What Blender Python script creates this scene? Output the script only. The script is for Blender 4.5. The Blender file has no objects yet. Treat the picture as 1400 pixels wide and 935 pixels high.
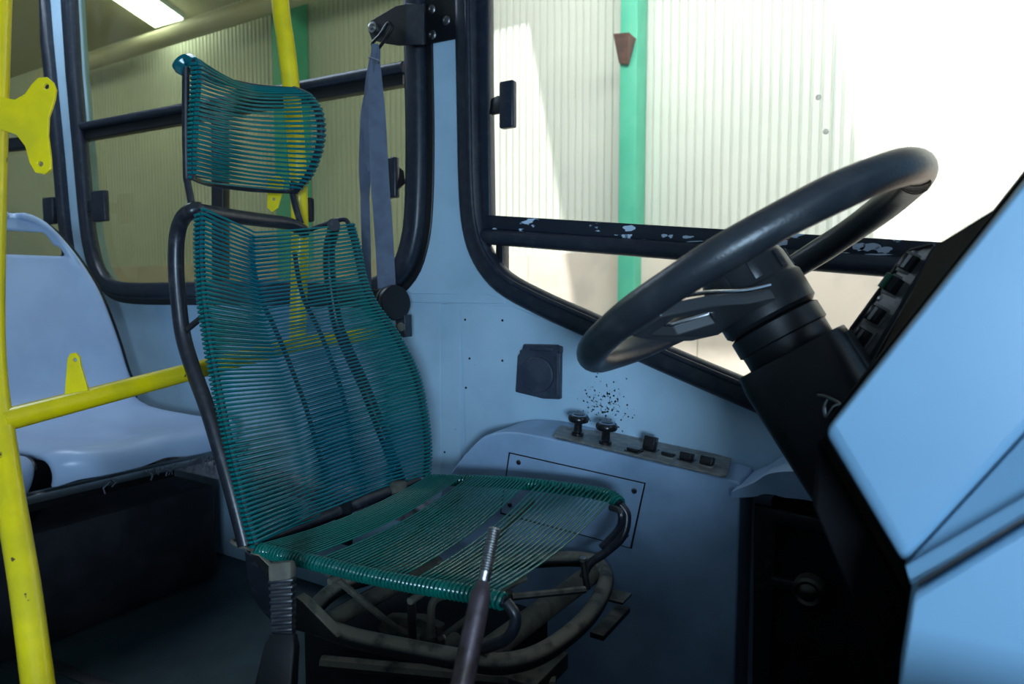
import bpy, bmesh, math, random
from mathutils import Vector, Matrix
from mathutils.geometry import tessellate_polygon
random.seed(7)
S = bpy.context.scene
COL = S.collection
V = Vector
# ------------------------------------------------------------------ camera
FPX = 1400 * 24 / 36
YAW = math.radians(58.68236763580461)
PIT = math.radians(4.441734880233045)
dx, dy = -math.cos(YAW), math.sin(YAW)
CF = V((dx * math.cos(PIT), dy * math.cos(PIT), -math.sin(PIT)))
CR = V((dy, -dx, 0))
CU = CR.cross(CF)
CO = V((0, 0, .95))
cam_d = bpy.data.cameras.new('camera'); cam = bpy.data.objects.new('camera', cam_d); COL.objects.link(cam)
cam_d.lens = 24; cam_d.sensor_width = 36; cam_d.clip_start = .02; cam_d.clip_end = 200
cam.matrix_world = Matrix((( CR.x, CU.x, -CF.x, CO.x), (CR.y, CU.y, -CF.y, CO.y), (CR.z, CU.z, -CF.z, CO.z), (0, 0, 0, 1)))
cam_d.dof.use_dof = True; cam_d.dof.focus_distance = 1.35; cam_d.dof.aperture_fstop = 5.0
S.camera = cam
# measuring helpers: where a sight line meets a real plane of the bus (used once, to read sizes off the photograph)
def ray(x, y): return CF + CR * ((x - 700) / FPX) + CU * ((467.5 - y) / FPX)
def Yp(x, y, Y): d = ray(x, y); return CO + d * (Y / d.y)
def Xp(x, y, X): d = ray(x, y); return CO + d * (X / d.x)
def Zp(x, y, Z): d = ray(x, y); return CO + d * ((Z - .95) / d.z)
def Dp(x, y, D): return CO + ray(x, y) * D
# ------------------------------------------------------------------ light
S.view_settings.view_transform = 'Standard'; S.view_settings.look = 'None'
S.view_settings.exposure = 0.0; S.view_settings.gamma = 1
W = bpy.data.worlds.new('sky'); S.world = W; W.use_nodes = True
bg = W.node_tree.nodes['Background']; bg.inputs[0].default_value = (.72, .86, 1, 1); bg.inputs[1].default_value = .35
def lamp(name, kind, loc, target, energy, color=(1, 1, 1), size=1, size_y=None, angle=None):
    d = bpy.data.lights.new(name, kind); o = bpy.data.objects.new(name, d); COL.objects.link(o)
    d.energy = energy; d.color = color
    if kind == 'AREA':
        d.size = size
        if size_y: d.shape = 'RECTANGLE'; d.size_y = size_y
    if angle is not None and kind == 'SUN': d.angle = angle
    o.location = loc; o.rotation_euler = (V(target) - V(loc)).to_track_quat('-Z', 'Y').to_euler()
    return o
lamp('sun', 'SUN', (0, 0, 9), (.2, .8, 8), 5.5, (1, .97, .92), angle=math.radians(1.2))
lamp('door_daylight', 'AREA', (.80, -1.10, .90), (0, 1.5, .9), 54, (.50, .745, 1), .46, .36)
lamp('cabin_fill', 'AREA', (-2.6, 1.12, 2.47), (-2.7, 1.42, .6), 17, (.66, .82, 1), 1.4, .3)  # added fill for the rear wall and seats; no cabin light is visible
lamp('hangar_fill', 'AREA', (0, 3.8, 5.1), (0, 7.0, 3.1), 430, (1, .99, .96), 7, 1.0)  # added fill aimed at the cladding and angled off the bus
lamp('hangar_fill', 'AREA', (-14, 3.6, 5.1), (-14, 7, 3.1), 110, (1, 1, .80), 6, 1.2)  # added fill to brighten the cladding behind the tinted panes
lamp('hangar_fill', 'AREA', (-6.5, 3.6, 5.1), (-6.5, 7, 3.1), 30, (1, 1, .86), 6, 1.2)  # weaker added fill on the same stretch of cladding
lamp('windscreen_daylight', 'AREA', (1.22, .3, 1.55), (-.6, .9, 1.0), 5, (.62, .82, 1), 1.7, .8)
# ------------------------------------------------------------------ materials
def mat(name, col, rough=.5, metal=0, col2=None, scale=20, lo=.45, hi=.6, bump=0, bscale=60, dust=None, dust_amt=0,
        chips=None, chip_scale=30, chip_t=.68, coat=0, spec=.5, detail=6, stretch=None):
    m = bpy.data.materials.new(name); m.use_nodes = True; nt = m.node_tree; N = nt.nodes; L = nt.links
    b = N['Principled BSDF']; b.inputs['Roughness'].default_value = rough; b.inputs['Metallic'].default_value = metal
    b.inputs['Specular IOR Level'].default_value = spec; b.inputs['Coat Weight'].default_value = coat
    geo = N.new('ShaderNodeNewGeometry')
    pos = geo.outputs['Position']
    if stretch:
        mp = N.new('ShaderNodeMapping'); mp.inputs['Scale'].default_value = stretch; L.new(pos, mp.inputs[0]); pos = mp.outputs[0]
    rgb = N.new('ShaderNodeRGB'); rgb.outputs[0].default_value = (*col, 1); out = rgb.outputs[0]
    def noise(sc, det=6):
        n = N.new('ShaderNodeTexNoise'); n.inputs['Scale'].default_value = sc; n.inputs['Detail'].default_value = det
        L.new(pos, n.inputs['Vector']); return n.outputs[0]
    def ramp(src, a, z):
        r = N.new('ShaderNodeMapRange'); r.inputs[1].default_value = a; r.inputs[2].default_value = z; r.clamp = True
        L.new(src, r.inputs[0]); return r.outputs[0]
    def mix(fac, a, c):
        x = N.new('ShaderNodeMix'); x.data_type = 'RGBA'; L.new(fac, x.inputs[0]); L.new(a, x.inputs[6])
        x.inputs[7].default_value = (*c, 1); return x.outputs[2]
    if col2: out = mix(ramp(noise(scale, detail), lo, hi), out, col2)
    if dust:
        sx = N.new('ShaderNodeSeparateXYZ'); L.new(geo.outputs['Normal'], sx.inputs[0])
        up = ramp(sx.outputs[2], .15, .62)
        ml = N.new('ShaderNodeMath'); ml.operation = 'MULTIPLY'; L.new(up, ml.inputs[0]); L.new(ramp(noise(30), .25, .5), ml.inputs[1])
        m2 = N.new('ShaderNodeMath'); m2.operation = 'MULTIPLY'; L.new(ml.outputs[0], m2.inputs[0]); m2.inputs[1].default_value = dust_amt
        out = mix(m2.outputs[0], out, dust)
    if chips: out = mix(ramp(noise(chip_scale, 8), chip_t, chip_t + .015), out, chips)
    L.new(out, b.inputs['Base Color'])
    if bump:
        bp = N.new('ShaderNodeBump'); bp.inputs['Strength'].default_value = bump; bp.inputs['Distance'].default_value = .004
        L.new(noise(bscale, 5), bp.inputs['Height']); L.new(bp.outputs[0], b.inputs['Normal'])
    return m
def glass(name, tint, refl=.06, haze=0):
    m = bpy.data.materials.new(name); m.use_nodes = True; nt = m.node_tree; N = nt.nodes; L = nt.links
    for n in list(N):
        if n.type == 'BSDF_PRINCIPLED': N.remove(n)
    t = N.new('ShaderNodeBsdfTransparent'); t.inputs[0].default_value = (*tint, 1)
    g = N.new('ShaderNodeBsdfGlossy'); g.inputs['Roughness'].default_value = .02
    fr = N.new('ShaderNodeFresnel'); gb = N.new('ShaderNodeNewGeometry'); io = N.new('ShaderNodeMapRange')
    io.inputs[3].default_value = 1.35; io.inputs[4].default_value = 1 / 1.35; L.new(gb.outputs['Backfacing'], io.inputs[0]); L.new(io.outputs[0], fr.inputs[0])   # same reflectance on both faces of the pane
    mx = N.new('ShaderNodeMixShader'); L.new(fr.outputs[0], mx.inputs[0]); L.new(t.outputs[0], mx.inputs[1]); L.new(g.outputs[0], mx.inputs[2])
    out = mx.outputs[0]
    if haze:
        d = N.new('ShaderNodeBsdfDiffuse'); d.inputs[0].default_value = (.7, .75, .72, 1)
        geo = N.new('ShaderNodeNewGeometry'); n = N.new('ShaderNodeTexNoise'); n.inputs['Scale'].default_value = 7
        L.new(geo.outputs['Position'], n.inputs['Vector'])
        r = N.new('ShaderNodeMapRange'); r.inputs[1].default_value = .35; r.inputs[2].default_value = .8; r.inputs[4].default_value = haze
        L.new(n.outputs[0], r.inputs[0])
        m2 = N.new('ShaderNodeMixShader'); L.new(r.outputs[0], m2.inputs[0]); L.new(out, m2.inputs[1]); L.new(d.outputs[0], m2.inputs[2]); out = m2.outputs[0]
    L.new(out, N['Material Output'].inputs[0]); return m
def emit(name, col, s):
    m = bpy.data.materials.new(name); m.use_nodes = True; b = m.node_tree.nodes['Principled BSDF']
    b.inputs['Emission Color'].default_value = (*col, 1); b.inputs['Emission Strength'].default_value = s; return m
M = {}
M['wall'] = mat('wall_paint', (.41, .58, .72), .45, col2=(.34, .50, .63), scale=9, lo=.4, hi=.75, bump=.06, bscale=250, chips=(.16, .19, .22), chip_scale=70, chip_t=.745)
M['console'] = mat('console_paint', (.32, .46, .65), .38, col2=(.19, .29, .42), scale=6, lo=.4, hi=.7, bump=.05, bscale=300)
M['binnacle'] = mat('binnacle_paint', (.155, .29, .41), .42, col2=(.145, .27, .39), scale=8, lo=.4, hi=.7, bump=.04, bscale=300, chips=(.20, .28, .38), chip_scale=42, chip_t=.735)
M['rubber'] = mat('black_rubber', (.012, .017, .028), .38, bump=.1, bscale=120, col2=(.03, .035, .045), scale=50, lo=.5, hi=.75)
M['frame_chip'] = mat('scuffed_black_paint', (.008, .012, .022), .4, chips=(.50, .62, .74), chip_scale=24, chip_t=.62, stretch=(.6, 1, 1.5))
M['black'] = mat('black_plastic', (.007, .008, .010), .38, bump=.05, bscale=200)
M['black_metal'] = mat('black_tube_paint', (.014, .016, .024), .33, bump=.05, bscale=150, col2=(.04, .04, .05), scale=60, lo=.55, hi=.7, dust=(.10, .09, .08), dust_amt=.35)
M['dusty'] = mat('dusty_black_metal', (.012, .012, .012), .5, dust=(.26, .23, .17), dust_amt=.95, bump=.12, bscale=120)
M['dusty_light'] = mat('dusty_pipe', (.13, .12, .09), .75, col2=(.06, .055, .045), scale=30, lo=.45, hi=.7, bump=.2, bscale=90)
M['cord'] = mat('teal_plastic_cord', (.0, .150, .145), .24, col2=(.0, .115, .155), scale=3.5, lo=.42, hi=.62, spec=.6)
M['cord_seat'] = mat('green_plastic_cord', (.002, .16, .125), .2, col2=(.01, .11, .095), scale=5, lo=.4, hi=.7)
M['yellow'] = mat('yellow_paint', (.95, .72, .003), .30, chips=(.10, .05, .03), chip_scale=38, chip_t=.715, col2=(.80, .62, .01), scale=12, coat=.2)
M['seat'] = mat('grey_blue_plastic', (.42, .53, .71), .33, bump=.03, bscale=400, col2=(.38, .48, .66), scale=5)
M['steel'] = mat('worn_steel', (.42, .42, .42), .35, 1, bump=.08, bscale=150)
M['chrome'] = mat('satin_chrome', (.75, .76, .78), .22, 1)
M['lever'] = mat('oiled_brown_steel', (.10, .075, .085), .42, .6, col2=(.05, .035, .03), scale=30, bump=.1, bscale=120)
M['belt'] = mat('belt_webbing', (.115, .14, .20), .75, col2=(.09, .11, .16), scale=20, bump=.3, bscale=500)
M['wheel'] = mat('wheel_cover_leather', (.018, .022, .028), .36, col2=(.035, .038, .042), scale=25, lo=.5, hi=.8, bump=.12, bscale=220, dust=(.10, .09, .08), dust_amt=.12)
M['column'] = mat('column_plastic', (.010, .012, .015), .42, bump=.06, bscale=300)
M['switch'] = mat('switch_plastic', (.010, .010, .012), .25)
M['panel_grey'] = mat('switch_panel_metal', (.16, .16, .15), .42, .2, col2=(.24, .24, .23), scale=60)
M['floor'] = mat('floor_vinyl', (.022, .042, .048), .5, col2=(.035, .06, .065), scale=14, lo=.4, hi=.7, bump=.1, bscale=120)
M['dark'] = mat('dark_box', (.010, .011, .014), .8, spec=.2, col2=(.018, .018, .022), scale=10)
M['debris'] = mat('torn_foam', (.25, .25, .28), .9, col2=(.12, .12, .14), scale=40)
M['foam'] = mat('torn_foam_grey', (.10, .10, .12), .9)
M['clad'] = mat('hangar_cladding', (.70, .72, .66), .5, col2=(.64, .67, .61), scale=.8, lo=.4, hi=.7)
M['masonry'] = mat('hangar_masonry', (.66, .58, .50), .8, col2=(.58, .51, .44), scale=3, bump=.2, bscale=30)
M['green'] = mat('green_column_paint', (.08, .46, .31), .5, col2=(.10, .50, .34), scale=5)
M['brown'] = mat('rusty_primer', (.12, .07, .06), .7, col2=(.17, .09, .07), scale=9)
M['roof'] = mat('hangar_roof', (.50, .47, .36), .6)
M['ground'] = mat('yard_concrete', (.52, .52, .50), .85, col2=(.42, .42, .41), scale=1.5)
M['tube'] = emit('fluorescent_tube', (.95, 1, .92), 14)
M['glass'] = glass('clear_glass', (.965, .98, .975), haze=.03)
M['glass2'] = glass('sliding_glass', (.93, .95, .94), haze=.03)
M['tint'] = glass('tinted_glass', (.61, .65, .54), haze=.02)
M['white'] = mat('white_plaster_strip', (.62, .72, .80), .5)
M['ceil'] = mat('ceiling_laminate', (.22, .24, .26), .6)
M['chip'] = mat('bare_primer', (.42, .50, .60), .6)
M['hole_disc'] = mat('translucent_hole_disc', (.9, .9, .9), .4); _n = M['hole_disc'].node_tree; _t = _n.nodes.new('ShaderNodeBsdfTranslucent'); _t.inputs[0].default_value = (.95, .95, .95, 1); _n.links.new(_t.outputs[0], _n.nodes['Material Output'].inputs[0])  # translucent white for the drilled glass holes, lit from outside
M['vent'] = mat('grey_blue_rubber', (.025, .034, .055), .5, col2=(.04, .05, .075), scale=30, bump=.1)
M['spoke'] = mat('spoke_plastic', (.035, .038, .042), .4)
M['dull'] = mat('dull_black', (.004, .004, .005), .75, spec=.12)
M['green_switch'] = mat('green_switch_cap', (.02, .12, .07), .3)
M['ring'] = mat('cap_ring', (.18, .28, .45), .3)
# ------------------------------------------------------------------ mesh building
class MB:
    def __init__(s): s.v = []; s.f = []
    def add(s, vs, fs):
        k = len(s.v); s.v += [V(p) for p in vs]; s.f += [tuple(i + k for i in f) for f in fs]; return s
    def sweep(s, path, prof, normal=None, closed=False, scales=None, caps=True):
        """profile (a,b) carried along a path: a along side axis, b along the normal"""
        P = [V(p) for p in path]; n = len(P); rings = []
        T = []
        for i in range(n):
            a = P[(i - 1) % n] if (closed or i > 0) else P[i]
            b = P[(i + 1) % n] if (closed or i < n - 1) else P[i]
            T.append((b - a).normalized())
        if normal is None:
            up = V((0, 0, 1)) if abs(T[0].z) < .9 else V((1, 0, 0))
            nn = (up - T[0] * up.dot(T[0])).normalized(); NN = [nn]
            for i in range(1, n):
                q = T[i - 1].rotation_difference(T[i]); nn = q @ nn; nn = (nn - T[i] * nn.dot(T[i])).normalized(); NN.append(nn)
        else:
            NN = [(V(normal if not isinstance(normal, list) else normal[i]) - T[i] * V(normal if not isinstance(normal, list) else normal[i]).dot(T[i])).normalized() for i in range(n)]
        m = len(prof); vs = []; fs = []
        for i in range(n):
            side = T[i].cross(NN[i]); sc = scales[i] if scales else 1
            if not isinstance(sc, (tuple, list)): sc = (sc, sc)
            k = 1.0
            if normal is not None and 0 < i < n - 1:
                e = (P[i + 1] - P[i]).normalized(); k = 1 / max(.5, abs(e.dot(T[i])))
            for a, b in prof: vs.append(P[i] + side * (a * sc[0] * k) + NN[i] * (b * sc[1]))
        for i in range(n if closed else n - 1):
            j = (i + 1) % n
            for q in range(m):
                r = (q + 1) % m; fs.append((i * m + q, i * m + r, j * m + r, j * m + q))
        if caps and not closed:
            fs.append(tuple(range(m))[::-1]); fs.append(tuple((n - 1) * m + q for q in range(m)))
        return s.add(vs, fs)
    def tube(s, path, r, seg=10, closed=False, scales=None):
        return s.sweep(path, [(r * math.cos(2 * math.pi * k / seg), r * math.sin(2 * math.pi * k / seg)) for k in range(seg)], None, closed, scales)
    def box(s, c, size, rot=None, bev=0, bseg=2):
        bm = bmesh.new(); bmesh.ops.create_cube(bm, size=1)
        for v in bm.verts: v.co = V((v.co.x * size[0], v.co.y * size[1], v.co.z * size[2]))
        if bev: bmesh.ops.bevel(bm, geom=bm.edges[:] , offset=bev, segments=bseg, profile=.5, affect='EDGES')
        R = rot if rot is not None else Matrix.Identity(3)
        bm.verts.ensure_lookup_table(); bm.verts.index_update()
        s.add([R @ v.co + V(c) for v in bm.verts], [[v.index for v in f.verts] for f in bm.faces]); bm.free(); return s
    def lathe(s, c, axis, prof, seg=24, ref=None, sx=1, sy=1):
        """prof = [(radius, height along axis)]"""
        ax = V(axis).normalized(); ref = V(ref) if ref else (V((0, 0, 1)) if abs(ax.z) < .9 else V((1, 0, 0)))
        e1 = (ref - ax * ref.dot(ax)).normalized(); e2 = ax.cross(e1); vs = []; fs = []
        for r, h in prof:
            for k in range(seg):
                t = 2 * math.pi * k / seg; vs.append(V(c) + ax * h + e1 * (r * sx * math.cos(t)) + e2 * (r * sy * math.sin(t)))
        n = len(prof)
        for i in range(n - 1):
            for k in range(seg):
                q = (k + 1) % seg; fs.append((i * seg + k, i * seg + q, (i + 1) * seg + q, (i + 1) * seg + k))
        fs.append(tuple(range(seg))[::-1]); fs.append(tuple((n - 1) * seg + k for k in range(seg)))
        return s.add(vs, fs)
    def plate(s, outer, holes, thick):
        """planar outline (3D points) with holes, given thickness vector"""
        loops = [[V(p) for p in outer]] + [[V(p) for p in h] for h in holes]
        flat = [p for l in loops for p in l]; th = V(thick); n = len(flat)
        tris = tessellate_polygon(loops); fs = []
        for t in tris: fs.append(tuple(t)); fs.append(tuple(i + n for i in reversed(t)))
        k = 0
        for l in loops:
            m = len(l)
            for i in range(m): j = (i + 1) % m; fs.append((k + i, k + j, k + j + n, k + i + n))
            k += m
        return s.add(flat + [p + th for p in flat], fs)
    def grid(s, rows):
        n = len(rows); m = len(rows[0]); vs = [p for r in rows for p in r]
        return s.add(vs, [(i * m + j, i * m + j + 1, (i + 1) * m + j + 1, (i + 1) * m + j) for i in range(n - 1) for j in range(m - 1)])
    def build(s, name, m, parent=None, smooth=True, bevel=0, bseg=2, solid=0, sub=0, angle=40):
        me = bpy.data.meshes.new(name)
        if parent is not None: off = ORG[parent.name]
        else:
            xs = [p.x for p in s.v]; ys = [p.y for p in s.v]; zs = [p.z for p in s.v]
            off = V(((min(xs) + max(xs)) / 2, (min(ys) + max(ys)) / 2, min(zs)))
        me.from_pydata([p - off for p in s.v], [], s.f); me.update()
        bm = bmesh.new(); bm.from_mesh(me); bmesh.ops.recalc_face_normals(bm, faces=bm.faces); bm.to_mesh(me); bm.free()
        me.materials.append(m)
        if smooth:
            me.polygons.foreach_set('use_smooth', [True] * len(me.polygons))
            me.set_sharp_from_angle(angle=math.radians(angle))
        o = bpy.data.objects.new(name, me); COL.objects.link(o)
        if parent is not None: o.parent = parent
        else: o.location = off
        ORG[o.name] = off
        if solid: md = o.modifiers.new('s', 'SOLIDIFY'); md.thickness = solid; md.offset = 0
        if bevel: md = o.modifiers.new('b', 'BEVEL'); md.width = bevel; md.segments = bseg; md.limit_method = 'ANGLE'; md.angle_limit = math.radians(35)
        if sub: md = o.modifiers.new('u', 'SUBSURF'); md.levels = sub; md.render_levels = sub
        return o
ORG = {}
def tag(o, label=None, cat=None, group=None, kind=None):
    if label: o['label'] = label
    if cat: o['category'] = cat
    if group: o['group'] = group
    if kind: o['kind'] = kind
    return o
def thing(name, loc, label, cat, group=None, kind=None):
    o = bpy.data.objects.new(name, None); o.location = V(loc); o.empty_display_size = .05; COL.objects.link(o); ORG[o.name] = V(loc)
    return tag(o, label, cat, group, kind)
def cr(pts, k=6, closed=False):
    P = [V(p) for p in pts]; n = len(P); out = []
    for i in range(n if closed else n - 1):
        if closed: a, b, c, d = P[(i - 1) % n], P[i], P[(i + 1) % n], P[(i + 2) % n]
        else: a, b, c, d = P[max(i - 1, 0)], P[i], P[i + 1], P[min(i + 2, n - 1)]
        for j in range(k):
            t = j / k; out.append(.5 * ((2 * b) + (c - a) * t + (2 * a - 5 * b + 4 * c - d) * t * t + (3 * b - a - 3 * c + d) * t ** 3))
    if not closed: out.append(P[-1])
    return out
def resample(path, n):
    L = [0]
    for a, b in zip(path, path[1:]): L.append(L[-1] + (b - a).length)
    out = []; k = 0
    for i in range(n):
        t = L[-1] * i / (n - 1)
        while k < len(L) - 2 and L[k + 1] < t: k += 1
        u = (t - L[k]) / max(1e-9, L[k + 1] - L[k]); out.append(path[k].lerp(path[k + 1], min(1, max(0, u))))
    return out
def rprof(w, h, r=None, n=3):
    """rounded rectangle profile"""
    r = r or min(w, h) * .35; out = []
    for cx, cy, a0 in ((w / 2 - r, h / 2 - r, 0), (-w / 2 + r, h / 2 - r, 90), (-w / 2 + r, -h / 2 + r, 180), (w / 2 - r, -h / 2 + r, 270)):
        for k in range(n + 1):
            a = math.radians(a0 + 90 * k / n); out.append((cx + r * math.cos(a), cy + r * math.sin(a)))
    return out
def frame3(z, x):
    """rotation whose local Z is z, local X close to x"""
    z = V(z).normalized(); x = V(x); x = (x - z * x.dot(z)).normalized(); y = z.cross(x)
    return Matrix((x, y, z)).transposed()
def mb(): return MB()
YW = 1.5      # inner face of the bus side wall
# ================================================================== STRUCTURE
def rrect(x0, x1, z0, z1, r, Y, n=5):
    out = []
    for cx, cz, a0 in ((x1 - r, z1 - r, 0), (x0 + r, z1 - r, 90), (x0 + r, z0 + r, 180), (x1 - r, z0 + r, 270)):
        for k in range(n + 1):
            a = math.radians(a0 + 90 * k / n); out.append(V((cx + r * math.cos(a), Y, cz + r * math.sin(a))))
    return out
TOP = 2.3
# driver's window outline (centre line of its rubber seal)
dpx = [(641, 150), (643, 250), (648, 310), (662, 352), (690, 386), (740, 414), (800, 441), (900, 486), (1030, 541), (1150, 590)]
dl = [Yp(x, y, YW - .01) for x, y in dpx]
xl = Yp(641, 0, YW).x
drv = cr([V((xl + .0, YW - .01, TOP - .12)), V((xl, YW - .01, 1.8))] + dl, 4)
e = drv[-1]; drv = drv + [V((e.x + .20, e.y, e.z - .10)), V((e.x + .45, e.y, e.z - .16)), V((e.x + .55, e.y, e.z - .08)), V((e.x + .56, e.y, TOP - .1)), V((e.x + .48, e.y, TOP)), V((xl + .12, e.y, TOP)), V((xl + .03, e.y, TOP - .04))]
# passenger window
ppx = [(568, 70), (570, 180), (569, 270), (564, 325), (550, 366), (520, 391), (480, 396), (380, 396), (260, 397), (180, 397), (150, 390), (134, 370), (124, 335), (118, 290), (110, 200), (101, 100)]
pl = [Yp(x, y, YW - .01) for x, y in ppx]
pas = cr(pl, 4)
pas = [V((pl[0].x, YW - .01, TOP - .1)), V((pl[0].x, YW - .01, 1.7))] + pas + [V((pl[-1].x - .01, YW - .01, TOP - .1)), V((pl[-1].x + .09, YW - .01, TOP)), V((pl[0].x - .09, YW - .01, TOP))]
# rear window
rpx = [(66, 60), (74, 140), (82, 220), (89, 300), (95, 345)]
rl = [Yp(x, y, YW - .01) for x, y in rpx]
zb = min(p.z for p in pl)
rear = [V((rl[0].x, YW - .01, TOP))] + cr(rl, 3) + [V((rl[-1].x - .03, YW - .01, zb + .03)), V((rl[-1].x - .12, YW - .01, zb)), V((-5.2, YW - .01, zb)), V((-5.2, YW - .01, TOP))]
wall_outer = [V((-6.5, YW, 0)), V((1.3, YW, 0)), V((1.3, YW, 2.5)), V((-6.5, YW, 2.5))]
def flat(path): return [V((p.x, YW, p.z)) for p in path]
w = mb().plate(wall_outer, [flat(drv), flat(pas), flat(rear)], (0, .05, 0)).build('wall_left', M['wall'], smooth=False)
tag(w, 'pale blue painted bus side wall around the windows', 'wall', kind='structure')
# raised sheet joints on the wall (parts of the wall)
def wall_strip(name, pix, th, m=M['wall'], Y=YW):
    return mb().plate([Yp(x, y, Y - .0001) for x, y in pix], [], (0, -th, 0)).build(name, m, w, bevel=.0012)
wall_strip('joint_strip', [(556, 401), (668, 402), (692, 411), (690, 415), (556, 413)], .004)
wall_strip('cover_panel', [(604, 415), (629, 415), (631, 640), (606, 690)], .0025)
wall_strip('cover_panel', [(631, 417), (700, 418), (840, 476), (1030, 560), (1100, 592), (1100, 650), (1000, 680), (640, 680)], .0035)
wall_strip('cover_panel', [(170, 414), (555, 415), (602, 415), (604, 690), (420, 700), (190, 600)], .0015)
b = mb(); rr = random.Random(3)
for i in range(170):
    x = rr.gauss(828, 15); y = rr.gauss(554, 15)
    c = Yp(x, y, YW - .0036); r_ = rr.uniform(.0008, .0032)
    b.add([c + V((r_ * rr.uniform(.5, 1.2) * math.cos(q * 1.257), 0, r_ * rr.uniform(.5, 1.2) * math.sin(q * 1.257))) for q in range(5)], [(0, 1, 2, 3, 4)])
tag(b.build('paint_flecks', M['dark'], w, smooth=False), kind='stuff')
for x, y in ((636, 437), (687, 438), (642, 490), (687, 493), (608, 618), (637, 530)):
    mb().lathe(Yp(x, y, YW - .0035), (0, -1, 0), [(.0032, 0), (.003, .0012), (.001, .002)], 10).build('screw', M['dark'], w)
fl = mb().box((-2.6, .25, -.02), (7.8, 2.5, .04)).build('floor', M['floor'], smooth=False); tag(fl, 'dark blue grey vinyl bus floor behind and below the seats', 'floor', kind='structure')
for a, b in (((-3.2, .62), (-.5, .52)),):
    pass
ce = mb().box((-2.6, .25, 2.52), (7.8, 2.5, .04)).build('ceiling', M['ceil'], smooth=False); tag(ce, 'pale bus ceiling out of view above', 'ceiling', kind='structure')
wr = mb().plate([V((-6.5, -1, 0)), V((1.3, -1, 0)), V((1.3, -1, 2.5)), V((-6.5, -1, 2.5))],
                [[V((.0, -1, .5)), V((1.05, -1, .5)), V((1.05, -1, 2.1)), V((.0, -1, 2.1))], [V((-6.0, -1, 1.0)), V((-2.8, -1, 1.0)), V((-2.8, -1, 1.9)), V((-6.0, -1, 1.9))]], (0, -.05, 0)).build('wall_right', M['wall'], smooth=False)
tag(wr, 'bus side wall behind the photographer with door and windows', 'wall', kind='structure')
wf = mb().plate([V((1.3, -1.05, 0)), V((1.3, 1.55, 0)), V((1.3, 1.55, 2.5)), V((1.3, -1.05, 2.5))], [[V((1.3, -.85, 1.0)), V((1.3, 1.35, 1.0)), V((1.3, 1.35, 2.0)), V((1.3, -.85, 2.0))]], (.04, 0, 0)).build('wall_front', M['wall'], smooth=False)
tag(wf, 'front of the bus below and around the windscreen', 'wall', kind='structure')
wb = mb().box((-6.5, .25, 1.25), (.04, 2.6, 2.5)).build('wall_back', M['wall'], smooth=False); tag(wb, 'rear bulkhead of the bus interior', 'wall', kind='structure')
# ------------------------------------------------------------------ windows
def win(name, label): return thing(name, (0, YW, 0), label, 'window', kind='structure')
w1 = win('window_1', "driver's side window in thick black rubber with a low front quarter pane")
seal = rprof(.062, .05, .02, 4)
mb().sweep(drv, seal, (0, 1, 0), closed=True).build('rubber_seal', M['rubber'], w1)
tp = [V((p.x, YW - .035, p.z)) for p in drv]
def inset(path, d):
    c = [] ; n = len(path)
    for i in range(n):
        t = (path[(i + 1) % n] - path[(i - 1) % n]).normalized(); c.append(path[i] + V((-t.z, 0, t.x)) * d)
    return c
mb().sweep(inset(tp, .018), rprof(.012, .012), (0, 1, 0), closed=True).build('seal_lip', M['rubber'], w1)
yb = YW + .01
def bar(parent, name, a, b, wd, dp, m, Y=yb, r=None, n=3):
    A, B = Yp(*a, Y), Yp(*b, Y)
    return mb().sweep([A, (A + B) / 2, B], rprof(wd, dp, r, n), (0, 1, 0)).build(name, m, parent)
mb().sweep([Yp(667, 306, yb), Yp(664, 100, yb), V((Yp(664, 100, yb).x, yb, TOP))], rprof(.034, .03, .004), (0, 1, 0)).build('side_channel', M['rubber'], w1)
bar(w1, 'sill_bar', (668, 304), (1300, 346), .036, .035, M['frame_chip'], yb, .004)
def chip(x, y, wx, wy, seed):
    rr = random.Random(seed); c = Yp(x, y, yb - .0178); k = 1.45 / FPX; out = []
    for q in range(14):
        a = 2 * math.pi * q / 14; f = rr.uniform(.55, 1.1); out.append(c + V((wx * k * f * math.cos(a), 0, wy * k * f * math.sin(a))))
    return out
for i, (x, y, wx, wy) in enumerate(((908, 322, 5, 3), (917, 323, 4, 3), (940, 324, 9, 2.5), (1068, 331, 11, 5), (1176, 337, 9, 7), (1190, 338, 13, 5), (1208, 341, 10, 5), (1196, 348, 22, 1.6), (860, 325, 3, 1.5), (880, 328, 2, 1.5), (1150, 346, 12, 1.2), (950, 330, 14, .8))):
    mb().plate(chip(x, y, wx, wy, i), [], (0, -.0006, 0)).build('paint_chip', M['chip'], w1, smooth=False)
bar(w1, 'sill_bar', (657, 323), (1300, 371), .040, .05, M['rubber'], YW - .005, .018, 5)
bar(w1, 'divider_bar', (687, 332), (687, 384), .024, .03, M['black'], yb, .003)
def pane(parent, pix, m, Y, name='pane'):
    return mb().plate([Yp(x, y, Y) for x, y in pix], [], (0, .004, 0)).build(name, m, parent, smooth=False)
pane(w1, [(668, 300), (1137, 330), (1150, -120), (660, -220)], M['glass2'], YW + .03)
pane(w1, [(1128, 330), (1330, 346), (1500, -120), (1150, -120)], M['glass'], YW + .022)
pane(w1, [(690, 333), (1320, 380), (1320, 660), (1030, 540), (800, 440), (690, 385)], M['glass'], YW + .02)
for x, y in ((1119, 133), (1129, 180)):
    mb().lathe(Yp(x, y, YW + .028), (0, -1, 0), [(.0055, -.002), (.0055, .001), (.003, .003)], 14).build('glass_hole_disc', M['hole_disc'], w1)  # translucent discs standing for drilled holes that let bright light through
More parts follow.
